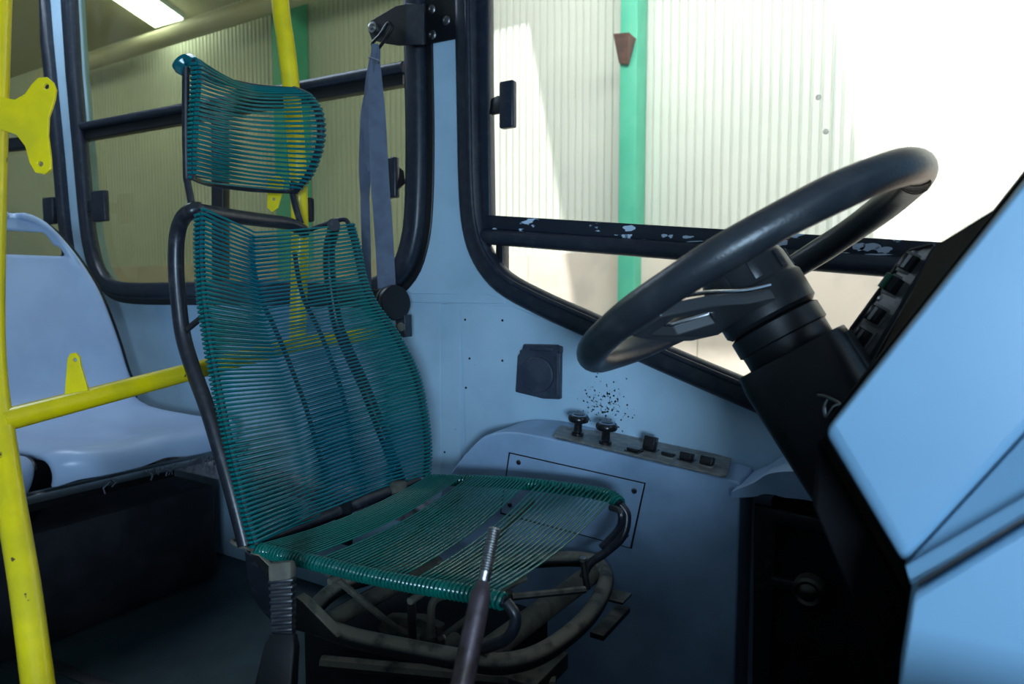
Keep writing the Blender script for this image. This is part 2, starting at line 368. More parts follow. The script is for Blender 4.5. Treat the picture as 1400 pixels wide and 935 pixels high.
def latch(parent, x0, y0, x1, y1, stem, Y=YW):
    c = Yp((x0 + x1) / 2, (y0 + y1) / 2, Y - .03); a = Yp(x0, y0, Y - .03); b = Yp(x1, y1, Y - .03)
    wdt, hh = abs(b.x - a.x), abs(a.z - b.z)
    L = mb().box(c, (wdt, .022, hh), bev=.005, bseg=3).build('latch', M['rubber'], parent)
    s_ = Yp(stem[0], stem[1], Y - .005)
    mb().sweep([s_, (s_ + c) / 2 + V((0, -.01, 0)), c + V((0, .005, 0))], rprof(hh * .35, .016, .004), (0, 1, 0)).build('latch_stem', M['black'], L)
latch(w1, 685, 113, 704, 174, (674, 146))
# passenger window
w2 = win('window_2', 'tinted passenger side window with black bars behind the driver seat')
mb().sweep(pas, rprof(.062, .05, .02, 4), (0, 1, 0), closed=True).build('rubber_seal', M['rubber'], w2)
mb().sweep([V((p.x, YW + .01, p.z)) for p in inset(pas, .038)], rprof(.03, .03, .004), (0, 1, 0), closed=True).build('inner_frame', M['black'], w2)
mb().sweep([Yp(105, 176, YW), Yp(556, 93, YW)], rprof(.030, .05, .012), (0, 1, 0)).build('window_bar', M['rubber'], w2)
mb().sweep([Yp(105, 189, YW + .01), Yp(556, 108, YW + .01)], rprof(.036, .035, .004), (0, 1, 0)).build('window_bar', M['black'], w2)
bar(w2, 'window_bar', (301, 155), (302, 388), .062, .03, M['black'], YW + .01, .004)
pane(w2, [(100, 185), (300, 150), (300, 396), (140, 396)], M['tint'], YW + .02)
pane(w2, [(296, 151), (560, 100), (566, 396), (296, 396)], M['tint'], YW + .026)
pane(w2, [(100, 185), (560, 100), (560, -140), (90, -260)], M['tint'], YW + .032)
latch(w2, 127, 262, 147, 302, (122, 282)); latch(w2, 531, 216, 544, 270, (551, 243))
w3 = win('window_3', 'tinted rear side window at the left edge of the photo')
mb().sweep(rear, rprof(.05, .05, .018, 4), (0, 1, 0), closed=True).build('rubber_seal', M['rubber'], w3)
mb().sweep([Yp(-60, 208, YW), Yp(74, 191, YW)], rprof(.055, .045, .012), (0, 1, 0)).build('window_bar', M['black'], w3)
pane(w3, [(-90, 210), (80, 190), (95, 380), (-90, 380)], M['tint'], YW + .02)
pane(w3, [(-90, 210), (80, 190), (66, -240), (-190, -300)], M['tint'], YW + .03)
latch(w3, 61, 271, 76, 306, (84, 288))
# ================================================================== HANGAR OUTSIDE
YH = 7.0; GZ = -.9; RZ = 5.3
hw = thing('wall_outside', (0, YH, GZ), 'pale corrugated hangar wall seen through the bus windows', 'wall', kind='structure')
proto = None; SW = .99; PITCH = .09
for i in range(-24, 5):
    if proto is None:
        vs = []; z0, z1 = 1.35, RZ
        xs = []
        for k in range(11):
            a = k * PITCH
            xs += [(a, 0), (a + .060, 0), (a + .068, .026), (a + .082, .026)]
        xs.append((.99, 0))
        b = MB(); b.grid([[V((x, YH + d, z0)) for x, d in xs], [V((x, YH + d, z1)) for x, d in xs]])
        proto = b.build('cladding_sheet', M['clad'], hw, smooth=False); o = proto
    else: o = proto.copy(); COL.objects.link(o)
    o.location = (i * SW, 0, 0)
for i in range(-12, 3):
    if i == -12:
        bp = mb().box((.995, YH - .02, (1.35 + GZ) / 2), (1.985, .16, 1.35 - GZ), bev=.006).build('masonry_panel', M['masonry'], hw); o = bp
    else: o = bp.copy(); COL.objects.link(o)
    o.location = (i * 1.99, 0, 0)
gr = mb().box((-8, 3.2, GZ - .05), (40, 26, .1)).build('ground', M['ground'], smooth=False); tag(gr, 'concrete yard floor of the hangar around the bus', 'ground', kind='structure')
# roof; its two open bays are invented to throw sun patches on the wall
def roofx(px, py): return Yp(px, py, YH)
A, B = roofx(717, 0), roofx(1137, 0)
kx = .2
def rx(p): return p.x - kx * (RZ - p.z)
xa, xb = rx(A), rx(B)
print('roof openings', xa, xb)
rf = thing('ceiling_outside', (0, 3, RZ), 'hangar roof with added open bays that shape sun patches on the wall', 'ceiling', kind='structure')
def roof(x0, x1, y0, y1): mb().box(((x0 + x1) / 2, (y0 + y1) / 2, RZ + .03), (x1 - x0, y1 - y0, .06)).build('roof_sheet', M['roof'], rf, smooth=False)
roof(-26, -7, -6, 2.9); roof(-26, 5, 6.6, 7.2)
roof(-26, xa - 1.0, 2.9, 6.6); roof(xa, xb, 2.9, 6.6)
# green column with corbel
gx0, gx1 = Yp(847, 150, 6.7).x, Yp(870, 150, 6.7).x
gc = thing('steel_column', ((gx0 + gx1) / 2, 6.8, GZ), 'green painted steel column outside against the hangar wall', 'column')
mb().box(((gx0 + gx1) / 2, 6.84, 2.2), (gx1 - gx0, .28, 6.2), bev=.006).build('shaft', M['green'], gc)
c1 = [Yp(838, 46, 6.5), Yp(859, 44, 6.5), Yp(852, 88, 6.68), Yp(846, 88, 6.68)]
t = V((0.0, .20, 0)); u = V((.0, .0, 0))
vv = [Yp(838, 46, 6.5), Yp(860, 44, 6.5), Yp(858, 88, 6.66), Yp(846, 86, 6.66)]
b = mb(); P4 = vv + [V((p.x, 6.70, p.z)) for p in vv]
b.add(P4, [(0, 1, 2, 3), (4, 5, 6, 7), (0, 1, 5, 4), (1, 2, 6, 5), (2, 3, 7, 6), (3, 0, 4, 7)]).build('corbel', M['brown'], gc, bevel=.004)
# second, distant column seen through the tinted glass
g2 = Yp(378, 150, 6.7).x; g3 = Yp(398, 150, 6.7).x
gd = mb().box(((g2 + g3) / 2 , 6.84, 2.2), (g3 - g2 + .12, .28, 6.2), bev=.006).build('steel_column', M['green'], smooth=False)
tag(gd, 'green steel column seen through tinted glass behind the headrest', 'column')
# eaves pipe and fluorescent light
pz = 4.85
pp = mb().tube([Yp(60, 105, 6.5), V((3, 6.5, Yp(60, 105, 6.5).z))], .13, 14).build('eaves_duct', M['roof']); tag(pp, 'long pale pipe running along the top of the hangar wall', 'pipe')
fa, fb = Zp(215, 22, RZ - .12), Zp(160, -25, RZ - .12)
q1, q2, q3, q4 = [Zp(x, y, RZ - .10) for x, y in ((212, 38), (250, 27), (170, -30), (125, -20))]
flt = thing('fluorescent_light', q1, 'glowing white fluorescent ceiling light of the hangar at upper left', 'light')
mb().plate([q1, q2, q3, q4], [], (0, 0, .02)).build('diffuser', M['tube'], flt, smooth=False)
mb().plate([q1 + (q1 - q3) * .02, q2 + (q2 - q4) * .02, q3 + (q3 - q1) * .02, q4 + (q4 - q2) * .02], [], (0, 0, .08)).build('housing', M['white'], flt, smooth=False)
flt.children[1].location.z += .025
# ================================================================== DRIVER'S SEAT
RC = .0022                      # cord radius
def cords(A, Bp, n, nrm, rr, parent, m, sagf, groups=None, ret=True, skip=(), thick=1.42, RC=RC):
    """n loops of cord wound between two rods: front strand, turn round rod B, back strand, turn round rod A"""
    PA, PB = resample(A, 2 * n + 1), resample(Bp, 2 * n + 1)
    R = rr + RC * 1.25
    for j in range(n):
        if j in skip: continue
        a0, b0, a1, b1 = PA[2 * j], PB[2 * j], PA[min(2 * j + 2, 2 * n)], PB[min(2 * j + 1, 2 * n)]
        am, bm_ = PA[2 * j + 1], PB[2 * j + 1]
        if groups: a0, b0, a1, b1, am, bm_ = groups(j, n, PA, PB)
        d = (b0 - a0).normalized(); N = (nrm(j / n) - d * d.dot(nrm(j / n))).normalized()
        jit = random.uniform(-.0006, .0006)
        path = []; scl = []
        def arc(c, c2, d, a_from, a_to, k=5):
            for q in range(k + 1):
                t = q / k; an = math.radians(a_from + (a_to - a_from) * t)
                path.append(c.lerp(c2, t) + d * (R * math.sin(an)) + N * (R * math.cos(an))); scl.append(thick)
        if ret:
            arc(a0, a0, d, -40, 0, 2)
        else: arc(a0, a0, d, -230, 0, 7)
        for q in range(1, 12):
            u = q / 12; path.append(a0.lerp(b0, u) + N * R + sagf(u, j / n, 1) + V((0, 0, jit))); scl.append(1.0)
        if ret:
            arc(b0, bm_, d, 0, 180)
            for q in range(1, 12):
                u = 1 - q / 12; path.append(a1.lerp(bm_, u) - N * R + sagf(u, j / n, -1) + V((0, 0, -jit))); scl.append(.9)
            arc(a1, a1, d, 180, 320, 4)
        else: arc(b0, b0, d, 0, 230, 7)
        b = mb().tube(path, RC, 6, scales=scl)
        b.build('cord', m, parent)
seat = thing('driver_seat', (-.8, 1.0, 0), "driver's seat woven from teal plastic cord on a black tube frame with headrest", 'seat')
nearR = [Yp(x, y, .79) for x, y in ((275, 288), (274, 340), (277, 400), (282, 440), (292, 500), (306, 570), (322, 640), (336, 700), (350, 745))]
farR = [Yp(x, y, Y) for x, y, Y in ((478, 308, 1.18), (487, 340, 1.185), (497, 385, 1.20), (510, 415, 1.22), (532, 445, 1.25), (553, 480, 1.27), (570, 520, 1.275), (580, 570, 1.265), (584, 615, 1.25), (582, 652, 1.24))]
nearR, farR = cr(nearR, 8), cr(farR, 8)
mb().tube(nearR, .0075, 8).build('back_rod', M['black_metal'], seat)
mb().tube(farR, .0075, 8).build('back_rod', M['black_metal'], seat)
def nb(t): return V((math.cos(.2), 0, math.sin(.2)))
def sag_back(u, t, side):
    k = 1 - t * .85
    g = min(u / .33, 1) if u < .33 else max(0, (1 - u) / .67)
    pinch = .0085 * (math.exp(-((u - .33) / .07) ** 2) + math.exp(-((u - .72) / .07) ** 2)) * -side
    dip = -.030 * g * k - .004 * math.sin(math.pi * u)
    return V((-.030 * math.sin(math.pi * u) * (.6 + .6 * t) + pinch, 0, dip))
cords(nearR, farR, 74, nb, .0075, seat, M['cord'], sag_back)
# headrest
hn = cr([Yp(x, y, .80) for x, y in ((266, 84), (270, 100), (267, 150), (264, 200), (262, 243))], 8)
hf = cr([Yp(x, y, 1.10) for x, y in ((402, 122), (420, 131), (434, 152), (438, 178), (434, 208), (421, 240), (404, 262))], 8)
mb().tube(hn, .0075, 8).build('headrest_rod', M['black_metal'], seat)
mb().tube(hf, .0075, 8).build('headrest_rod', M['black_metal'], seat)
def sag_head(u, t, side):
    return V((-.030 * math.sin(math.pi * u) - side * .008 * math.exp(-((u - .55) / .2) ** 2), 0, -.010 * math.sin(math.pi * u) * (1 - t)))
cords(hn, hf, 26, lambda t: V((1, 0, .05)), .0075, seat, M['cord'], sag_head)
curl = cr([Yp(266, 86, .80), Yp(260, 80, .80) + V((-.01, 0, 0)), Yp(253, 88, .79) + V((-.02, 0, 0)), Yp(254, 97, .79)], 5)
mb().tube(curl, .011, 8).build('headrest_rod', M['cord'], seat)
mb().tube(cr([Yp(254, 92, .79), Yp(254, 170, .79), Yp(255, 238, .79), Yp(257, 252, .79), Yp(263, 285, .79)], 6), .0065, 10).build('headrest_post', M['black_metal'], seat)
mb().tube(cr([Yp(402, 248, 1.10), Yp(400, 262, 1.10), Yp(404, 282, 1.10), Yp(411, 305, 1.10)], 6), .0075, 10).build('headrest_post', M['black_metal'], seat)
mb().tube(cr([hn[0], hn[0].lerp(hf[0], .3) + V((-.05, 0, 0)), hn[0].lerp(hf[0], .7) + V((-.05, 0, 0)), hf[0]], 5), .005, 8).build('headrest_rod', M['black_metal'], seat)
mb().tube(cr([hn[-1], hn[-1].lerp(hf[-1], .3) + V((-.05, 0, 0)), hn[-1].lerp(hf[-1], .7) + V((-.05, 0, 0)), hf[-1]], 5), .005, 8).build('headrest_rod', M['black_metal'], seat)
# thick rear frame tube
fpx = [(262, 288), (249, 300), (242, 325), (241, 370), (245, 420), (251, 462), (264, 505), (284, 560), (300, 612), (314, 660), (326, 705), (336, 745)]
fn = [Yp(x, y, .785) for x, y in fpx]
XF = [p.copy() for p in fn]
mb().tube(cr([Yp(272, 286, .80)] + fn, 6), .0145, 12).build('back_frame', M['black_metal'], seat)
ff = [V((p.x + .0, 1.16 - (p.y - .785) + .06 * (i / 11), p.z)) for i, p in enumerate(fn)]
mb().tube(cr([V((fn[0].x + .02, 1.12, fn[0].z))] + ff[1:], 6), .0145, 12).build('back_frame', M['black_metal'], seat)
mb().tube(cr([Yp(266, 287, .80), Yp(300, 293, .86), Yp(350, 300, .96), Yp(395, 306, 1.06), Yp(418, 318, 1.11)], 6), .0145, 12).build('back_frame', M['black_metal'], seat)
mb().tube(cr([Yp(412, 318, 1.10), Yp(440, 308, 1.14), Yp(462, 301, 1.17), Yp(473, 301, 1.18), Yp(479, 311, 1.18)], 5), .0055, 8).build('back_rod', M['black_metal'], seat)
mb().tube(cr([Yp(250, 455, .785), Yp(276, 434, .79)], 2), .006, 8).build('brace', M['black_metal'], seat)
mb().tube([Yp(297, 603, .785), Yp(318, 606, .79)], .007, 8).build('brace', M['black_metal'], seat)
# upright support wires behind the weave
for u in (.36, .66):
    pth = [nearR[i].lerp(farR[min(i + 4, len(farR) - 1)], u + .12 * i / len(nearR) * (1 if u < .5 else -.2)) + V((-.055, 0, 0)) for i in range(6, len(nearR) - 3, 4)]
    mb().tube(pth, .0055, 6).build('support_wire', M['black_metal'], seat)
# cross tube at the back of the pan
mb().tube(cr([Yp(338, 742, .80), Yp(372, 735, .86), Yp(430, 712, .96), Yp(500, 684, 1.08), Yp(572, 657, 1.22)], 6), .0135, 12).build('cross_tube', M['black_metal'], seat)
mb().box(Yp(470, 715, 1.02), (.04, .012, .09), bev=.002).build('bracket_plate', M['black'], seat)
mb().box(Yp(545, 668, 1.15) , (.03, .03, .035), bev=.006).build('bracket_plate', M['dusty_light'], seat)
# seat pan
sn = cr([Yp(x, y, .80) for x, y in ((352, 751), (400, 762), (450, 774), (500, 786), (560, 798), (620, 808), (660, 815), (692, 823))], 8)
sf = cr([Yp(x, y, Y) for x, y, Y in ((584, 656, 1.23), (640, 657, 1.235), (700, 660, 1.24), (760, 666, 1.24), (810, 673, 1.235), (835, 679, 1.22), (848, 690, 1.20))], 8)
mb().tube(sn, .0085, 8).build('pan_rod', M['black_metal'], seat)
mb().tube(sf, .0085, 8).build('pan_rod', M['black_metal'], seat)
G = ((.02, .27, .02, .215), (.31, .66, .245, .555), (.70, .985, .60, .985))
NS = 50
def at(P, t):
    k = t * (len(P) - 1); i = min(int(k), len(P) - 2); return P[i].lerp(P[i + 1], k - i)
def grp(j, n, PA, PB):
    t = j / n; k = 0 if j < 14 else (1 if j < 33 else 2)
    lo, hi = (0, 14, 33)[k], (14, 33, 50)[k]; a0, a1, b0, b1 = G[k]; st = 1 / (hi - lo); u = (j - lo) * st
    # strands bunch together in the three groups
    fa = lambda q: at(PA, a0 + (a1 - a0) * q); fb = lambda q: at(PB, b0 + (b1 - b0) * q)
    return fa(u), fb(u), fa(min(1, u + st)), fb(u + st * .3), fa(u + st * .5), fb(u + st * .5)
def sag_seat(u, t, side): return V((0, 0, -.016 * math.sin(math.pi * u) * (1.0 if side > 0 else .6)))
cords(sn, sf, NS, lambda t: V((-.1, 0, 1)), .0085, seat, M['cord_seat'], sag_seat, groups=grp, ret=False, thick=1.0, RC=.0019)
# extra turns closing the gaps along the rods
for P, n in ((sn, 68), (sf, 64)):
    Q = resample(P, n)
    for i in range(n - 1):
        T = (Q[i + 1] - Q[i]).normalized(); e1 = T.cross(V((0, 0, 1))).normalized(); e2 = T.cross(e1)
        b = mb().tube([Q[i] + (e1 * math.cos(q * math.pi / 6) + e2 * math.sin(q * math.pi / 6)) * .0112 + T * (.003 * q / 12) for q in range(12)], .0028, 6, closed=True)
        b.build('cord_turn', M['cord_seat'], seat)
# hooked front ends of the pan rods
mb().tube(cr([sn[-1], Yp(703, 838, .80), Yp(704, 855, .80), Yp(693, 873, .80), Yp(668, 884, .82), Yp(640, 893, .86)], 6), .0085, 10).build('pan_rod', M['black_metal'], seat)
mb().tube(cr([sf[-1], Yp(857, 705, 1.2), Yp(851, 733, 1.19), Yp(828, 755, 1.18), Yp(806, 771, 1.17), Yp(797, 790, 1.16)], 6), .0085, 10).build('pan_rod', M['black_metal'], seat)
mb().tube(cr([sf[-6] + V((0, -.02, -.01)), Yp(848, 700, 1.17), Yp(846, 722, 1.17), Yp(822, 748, 1.16)], 6), .0065, 8).build('pan_rod', M['black_metal'], seat)
# pan transverse bars seen in the gaps
for (a, b) in (((560, 800), (728, 668)), ((450, 775), (630, 662))):
    A, B = Yp(*a, .80), Yp(*b, 1.22); mb().tube([A - V((0, 0, .026)), A.lerp(B, .5) - V((0, 0, .045)), B - V((0, 0, .026))], .006, 8).build('pan_crossbar', M['dusty_light'], seat)
# suspension tray (rounded ring of thick tube) and its struts
ring = [Zp(x, y, .36) for x, y in ((432, 852), (480, 871), (560, 888), (640, 903), (690, 907), (740, 893), (790, 857), (818, 822), (828, 790), (815, 770), (785, 764), (720, 767), (620, 776), (540, 782), (470, 800), (430, 832))]
mb().tube(cr(ring, 6, True), .0165, 12, True).build('tray_ring', M['dusty'], seat)
mb().tube([Zp(808, 785, .365), Zp(652, 902, .365)], .021, 12).build('tray_tube', M['dusty_light'], seat)
mb().tube([Zp(600, 770, .365), Zp(432, 858, .365)], .016, 12).build('tray_tube', M['dusty_light'], seat)
mb().tube(cr([Yp(428, 765, .82), Yp(480, 808, .86), Yp(530, 850, .90), Yp(548, 862, .92), Yp(575, 872, .93)], 5), .0065, 8).build('strut', M['dusty_light'], seat)
mb().tube([Yp(562, 800, .84), Yp(564, 876, .88)], .0075, 8).build('strut', M['dusty'], seat)
mb().tube(cr([Yp(590, 872, .92), Yp(589, 845, .93), Yp(593, 822, .94), Yp(612, 813, .96), Yp(650, 811, 1.0), Yp(700, 812, 1.05)], 6), .0075, 8).build('strut', M['dusty_light'], seat)
mb().tube(cr([Yp(600, 875, .93), Yp(640, 845, .97), Yp(690, 805, 1.03), Yp(720, 790, 1.06)], 5), .0065, 8).build('strut', M['dusty_light'], seat)
mb().tube([Yp(700, 816, .98), Yp(800, 806, 1.08)], .0065, 8).build('strut', M['dusty'], seat)
pg = mb().tube([Yp(797, 764, 1.12), Yp(803, 805, 1.12)], .0065, 10).build('peg', M['dusty'], seat)
mb().lathe(Yp(797, 764, 1.12), (0, 0, 1), [(.0068, -.004), (.0072, .002), (.005, .004)], 12).build('peg_cap', M['steel'], pg)
mb().plate([Yp(x, y, .93) for x, y in ((528, 842), (570, 844), (600, 858), (596, 880), (520, 866), (516, 858))], [], (0, .02, 0)).build('linkage_plate', M['dusty_light'], seat, bevel=.003)
mb().lathe(Yp(622, 874, .90), (.3, -1, .2), [(.012, 0), (.012, .018), (.006, .02)], 12).build('linkage_bolt', M['dusty_light'], seat)
mb().tube(cr([Yp(606, 868, .9), Yp(613, 880, .9), Yp(622, 888, .9), Yp(632, 884, .9)], 4), .0022, 6).build('linkage_wire', M['steel'], seat)
# left mounting: pointed loop, curved plate and arm
mb().tube(cr([Yp(348, 752, .79), Yp(322, 744, .78), Yp(318, 739, .79), Yp(332, 732, .82)], 5), .004, 8).build('corner_loop', M['dusty_light'], seat)
mb().plate(cr([Yp(x, y, .80) for x, y in ((334, 752), (338, 790), (350, 825), (372, 850), (395, 866), (400, 850), (375, 795), (350, 765))], 3), [], (0, .012, 0)).build('mounting_plate', M['black_metal'], seat, bevel=.002)
mb().plate([Yp(x, y, .785) for x, y in ((340, 756), (352, 758), (376, 782), (384, 800), (374, 802))], [], (0, .01, 0)).build('mounting_plate', M['dusty'], seat, bevel=.002)
mb().plate([Yp(x, y, .79) for x, y in ((404, 815), (414, 822), (462, 872), (455, 876), (420, 866), (404, 862))], [], (0, .02, 0)).build('mounting_plate', M['dusty'], seat, bevel=.002)
# pedestal below the tray
c0 = Zp(600, 930, .30)
mb().box((-.83, 1.04, .15), (.40, .30, .30), bev=.02).build('pedestal', M['dark'], seat)
mb().tube([Zp(440, 905, .30), Zp(760, 935, .30)], .012, 8).build('slide_rail', M['dusty'], seat)
mb().box(Zp(737, 920, .31), (.05, .12, .03), bev=.003).build('slide_rail', M['dusty'], seat)
mb().box(Zp(835, 850, .27), (.03, .14, .012), bev=.002).build('slide_rail', M['dusty'], seat)
mb().box(Zp(842, 815, .33), (.05, .05, .006), bev=.002).build('slide_rail', M['dusty'], seat)
# ================================================================== SEAT BELT BUCKLE
bk = thing('belt_buckle', Dp(375, 935, 1.05), 'black seat belt buckle on a ribbed stalk beside the seat base', 'buckle')
ax0, ax1 = Dp(386, 782, 1.04), Dp(388, 868, 1.02); axd = (ax1 - ax0)
prof_ax = frame3(axd, CR)
b = mb()
for i in range(8):
    b.box(ax0 + axd * ((i + 1.2) / 9), (.038 - .001 * i, .022, axd.length / 9 * .62), prof_ax, bev=.002)
b.box(ax0 + axd * .55, (.030, .017, axd.length * .9), prof_ax)
b.build('ribbed_stalk', M['black_metal'], bk)
mb().box(ax0 + axd * -.02, (.036, .028, .028), prof_ax, bev=.006).build('stalk_clamp', M['dusty_light'], bk)
q0, q1_ = Dp(388, 866, 1.02), Dp(368, 1010, .97); d_ = q1_ - q0
mb().sweep([q0, q0 + d_ * .12, q0 + d_ * .5, q1_], rprof(.050, .030, .006), list_n := [CF * -1] * 4, scales=[.72, .95, 1.12, 1.15]).build('buckle_body', M['black'], bk, bevel=.001)
# ================================================================== THREADED LEVER
t0, t1 = Dp(676, 722, .80), Dp(632, 935, .735); ld = (t1 - t0).normalized(); LL = (t1.z) / -ld.z * 0 + (t0.z - .02) / -ld.z
base = t0 + ld * LL
lv = thing('floor_lever', base, 'bare brown steel lever with a threaded end rising in front of the seat', 'lever')
sh = t0 + ld * .062
mb().lathe(sh, ld, [(.006, -.004), (.0075, 0), (.0115, .012), (.0118, .014), (.0125, .05), (.0135, .2), (.0145, LL - .062)], 20).build('shaft', M['lever'], lv)
pr = []
for i in range(17): pr += [(.0062, .003 * i), (.0078, .003 * i + .0012), (.0078, .003 * i + .0018)]
pr += [(.0066, .052), (.0066, .066)]
mb().lathe(t0, ld, [(.004, -.001)] + pr, 16).build('threaded_end', M['steel'], lv)
mb().lathe(V((base.x, base.y, 0)), (0, 0, 1), [(.05, 0), (.048, .01), (.03, .02), (.018, .05)], 18).build('boot', M['rubber'], lv)
# ================================================================== SEAT BELT AND BRACKET
br = thing('belt_bracket', Yp(590, 30, YW), 'black steel seat belt bracket bolted to the pillar between the windows', 'bracket')
Yb1, Yb2 = YW - .075, YW - .004
lp = [Yp(x, y, Yb1) for x, y in ((507, 28), (541, 8), (556, 5), (556, 61), (545, 62), (525, 59), (508, 54), (503, 41))]
mb().plate(lp, [], (0, .006, 0)).build('arm_plate', M['black'], br, bevel=.0012)
f0, f1, g0, g1 = Yp(555, 4, Yb1), Yp(555, 61, Yb1), Yp(578, 5, Yb1), Yp(578, 61, Yb1)
mb().plate([f0, g0, g1, f1], [], (0, .006, 0)).build('fold_plate', M['rubber'], br, bevel=.0015)
h0, h1 = Yp(581, 5, Yb2), Yp(581, 61, Yb2)
mb().add([g0, g1, h1, h0] + [p + V((.005, 0, 0)) for p in (g0, g1, h1, h0)], [(0, 1, 2, 3), (7, 6, 5, 4), (0, 4, 5, 1), (1, 5, 6, 2), (2, 6, 7, 3), (3, 7, 4, 0)]).build('fold_plate', M['rubber'], br)
mb().plate([Yp(x, y, Yb2) for x, y in ((579, 4), (626, -8), (626, 53), (579, 62))], [], (0, -.004, 0)).build('base_plate', M['black'], br, bevel=.001)
for x, y in ((590, 13), (610, 28), (591, 48)):
    c = Yp(x, y, Yb2 - .004); bo = mb().lathe(c, (0, -1, 0), [(.0125, 0), (.0125, .0015), (.010, .004), (.0095, .006), (.005, .0065), (.0045, .004)], 18).build('bolt', M['steel'], br)
mb().lathe(Yp(511, 38, Yb1), (0, -1, 0), [(.015, 0), (.014, .006), (.008, .007), (.008, .014), (.006, .015)], 16).build('bolt', M['steel'], br)
bl = thing('seat_belt', Yp(520, 390, YW - .1), 'grey blue seat belt webbing hanging twisted beside the window', 'belt')
loopc = Yp(522, 48, Yb1 - .012)
mb().tube(cr([Yp(509, 60, Yb1 - .01), Yp(520, 47, Yb1 - .015), Yp(530, 32, Yb1 - .012), Yp(536, 37, Yb1 - .012), Yp(530, 48, Yb1 - .015), Yp(517, 66, Yb1 - .012)], 5, True), .0045, 8, True).build('hanger_loop', M['black'], bl)
def ribbon(name, pts, ws, m, parent, tw=None, th=.0022):
    P = cr([Yp(x, y, Y) for x, y, Y in pts], 8); n = len(P)
    sc = [(at1(ws, i / (n - 1)), 1) for i in range(n)]
    nn = []
    for i in range(n):
        a = at1(tw, i / (n - 1)) if tw else 0
        nn.append((-CF) * math.cos(a) + CR * math.sin(a))
    return mb().sweep(P, rprof(1, th, .0008, 1), nn, scales=sc).build(name, m, parent)
def at1(L, t):
    k = t * (len(L) - 1); i = min(int(k), len(L) - 2); return L[i] + (L[i + 1] - L[i]) * (k - i)
ribbon('webbing', [(515, 62, 1.41), (512, 85, 1.415), (505, 130, 1.42), (500, 180, 1.42), (499, 230, 1.42), (499, 270, 1.42), (500, 310, 1.42), (502, 396, 1.42)], [.018, .030, .034, .035, .034, .030, .026, .024], M['belt'], bl, [.2, .5, -.4, .7, .4, .9, .5, .4])
ribbon('webbing', [(513, 60, 1.40), (513, 85, 1.40), (514, 120, 1.40), (516, 170, 1.40), (519, 240, 1.40), (524, 310, 1.40), (529, 394, 1.40)], [.018, .026, .038, .046, .050, .050, .050], M['belt'], bl, [0, .3, .5, .1, 0, -.1, -.1])
ribbon('webbing', [(513, 64, 1.395), (509, 90, 1.395), (503, 140, 1.40), (502, 190, 1.405), (506, 235, 1.405)], [.012, .016, .022, .024, .010], M['belt'], bl, [0, -.6, -.7, -.5, -.3])
mb().tube(cr([Yp(503, 78, 1.39), Yp(511, 80, 1.385), Yp(518, 83, 1.39), Yp(516, 86, 1.40), Yp(508, 80, 1.40)], 4, True), .0018, 6, True).build('tie_string', M['debris'], bl)
rt = thing('belt_retractor', Yp(530, 460, YW - .05), 'black round capped seat belt retractor mounted under the window corner', 'retractor')
mb().box(Yp(524, 410, 1.42), (.11, .06, .060), frame3((0, 0, 1), CR), bev=.008).build('housing', M['black'], rt)
axr = (CR * .75 - CF * .75 + V((0, 0, .05))).normalized(); rc = Yp(538, 414, 1.385)
mb().lathe(rc - axr * .02, axr, [(.030, 0), (.046, .001), (.046, .012), (.041, .013), (.041, .017), (.047, .018), (.047, .030), (.045, .033)], 32).build('end_cap', M['black'], rt)
mb().plate([Yp(x, y, 1.40) for x, y in ((540, 438), (553, 430), (554, 461), (546, 461))], [], (0, .03, 0)).build('mounting_bracket', M['rubber'], rt, bevel=.002)
mb().lathe(Yp(546, 447, 1.39), axr, [(.012, 0), (.012, .008), (.006, .01)], 12).build('bolt', M['dusty_light'], rt)
# ================================================================== WALL SOCKET
ws = thing('wall_vent', Yp(738, 540, YW), 'dark square wall fitting with a round cap below the driver window', 'fitting')
Yv = YW - .004
mb().plate([Yp(x, y, Yv) for x, y in ((719, 470), (765, 471), (770, 476), (769, 545), (745, 544), (708, 535), (711, 486), (716, 480))], [], (0, -.014, 0)).build('base_plate', M['vent'], ws, bevel=.003)
mb().lathe(Yp(736, 512, Yv - .014), (0, -1, 0), [(.045, 0), (.045, .007), (.042, .010), (.036, .0105)], 36).build('round_cap', M['vent'], ws)
mb().box(Yp(741, 477, Yv - .016), (.066, .006, .010), bev=.002).build('top_rib', M['vent'], ws)
mb().box(Yp(762, 512, Yv - .016), (.008, .006, .105), bev=.002).build('side_rib', M['vent'], ws)
mb().box(Yp(766, 478, Yv - .012), (.014, .010, .018), bev=.004).build('clip', M['vent'], ws)
mb().box(Yp(714, 482, Yv - .006), (.012, .008, .014), bev=.003).build('clip', M['vent'], ws)
# ================================================================== SIDE CONSOLE
YC = 1.37
co = thing('side_console', (-.5, 1.43, 0), 'moulded blue grey side console along the wall beside the seat', 'console')
fpx3 = [(596, 700), (607, 662), (628, 630), (650, 606), (668, 594), (700, 591), (755, 600), (850, 622), (940, 643), (990, 654), (1012, 660)]
bpx3 = [(588, 700), (602, 652), (622, 618), (642, 590), (656, 575), (680, 567), (745, 574), (868, 602), (940, 620), (993, 631), (1014, 638)]
cf_ = cr([Yp(x, y, YC) for x, y in fpx3], 4); cb_ = cr([Yp(x, y, YW - .008) for x, y in bpx3], 4)
def zero(p, dx_=0): return V((p.x + dx_, p.y, 0))
fo_ = [zero(cf_[0], -.02)] + cf_ + [zero(cf_[-1])]; bo_ = [zero(cb_[0], -.02)] + cb_ + [zero(cb_[-1])]
for q in range(len(bo_)): bo_[q].x = fo_[q].x
n_ = len(fo_)
b = mb(); b.add(fo_ + bo_, [tuple(range(n_)), tuple(range(2 * n_ - 1, n_ - 1, -1))] + [(i, i + n_, (i + 1) % n_ + n_, (i + 1) % n_) for i in range(n_)])
b.build('console_body', M['console'], co, bevel=.016, bseg=4)
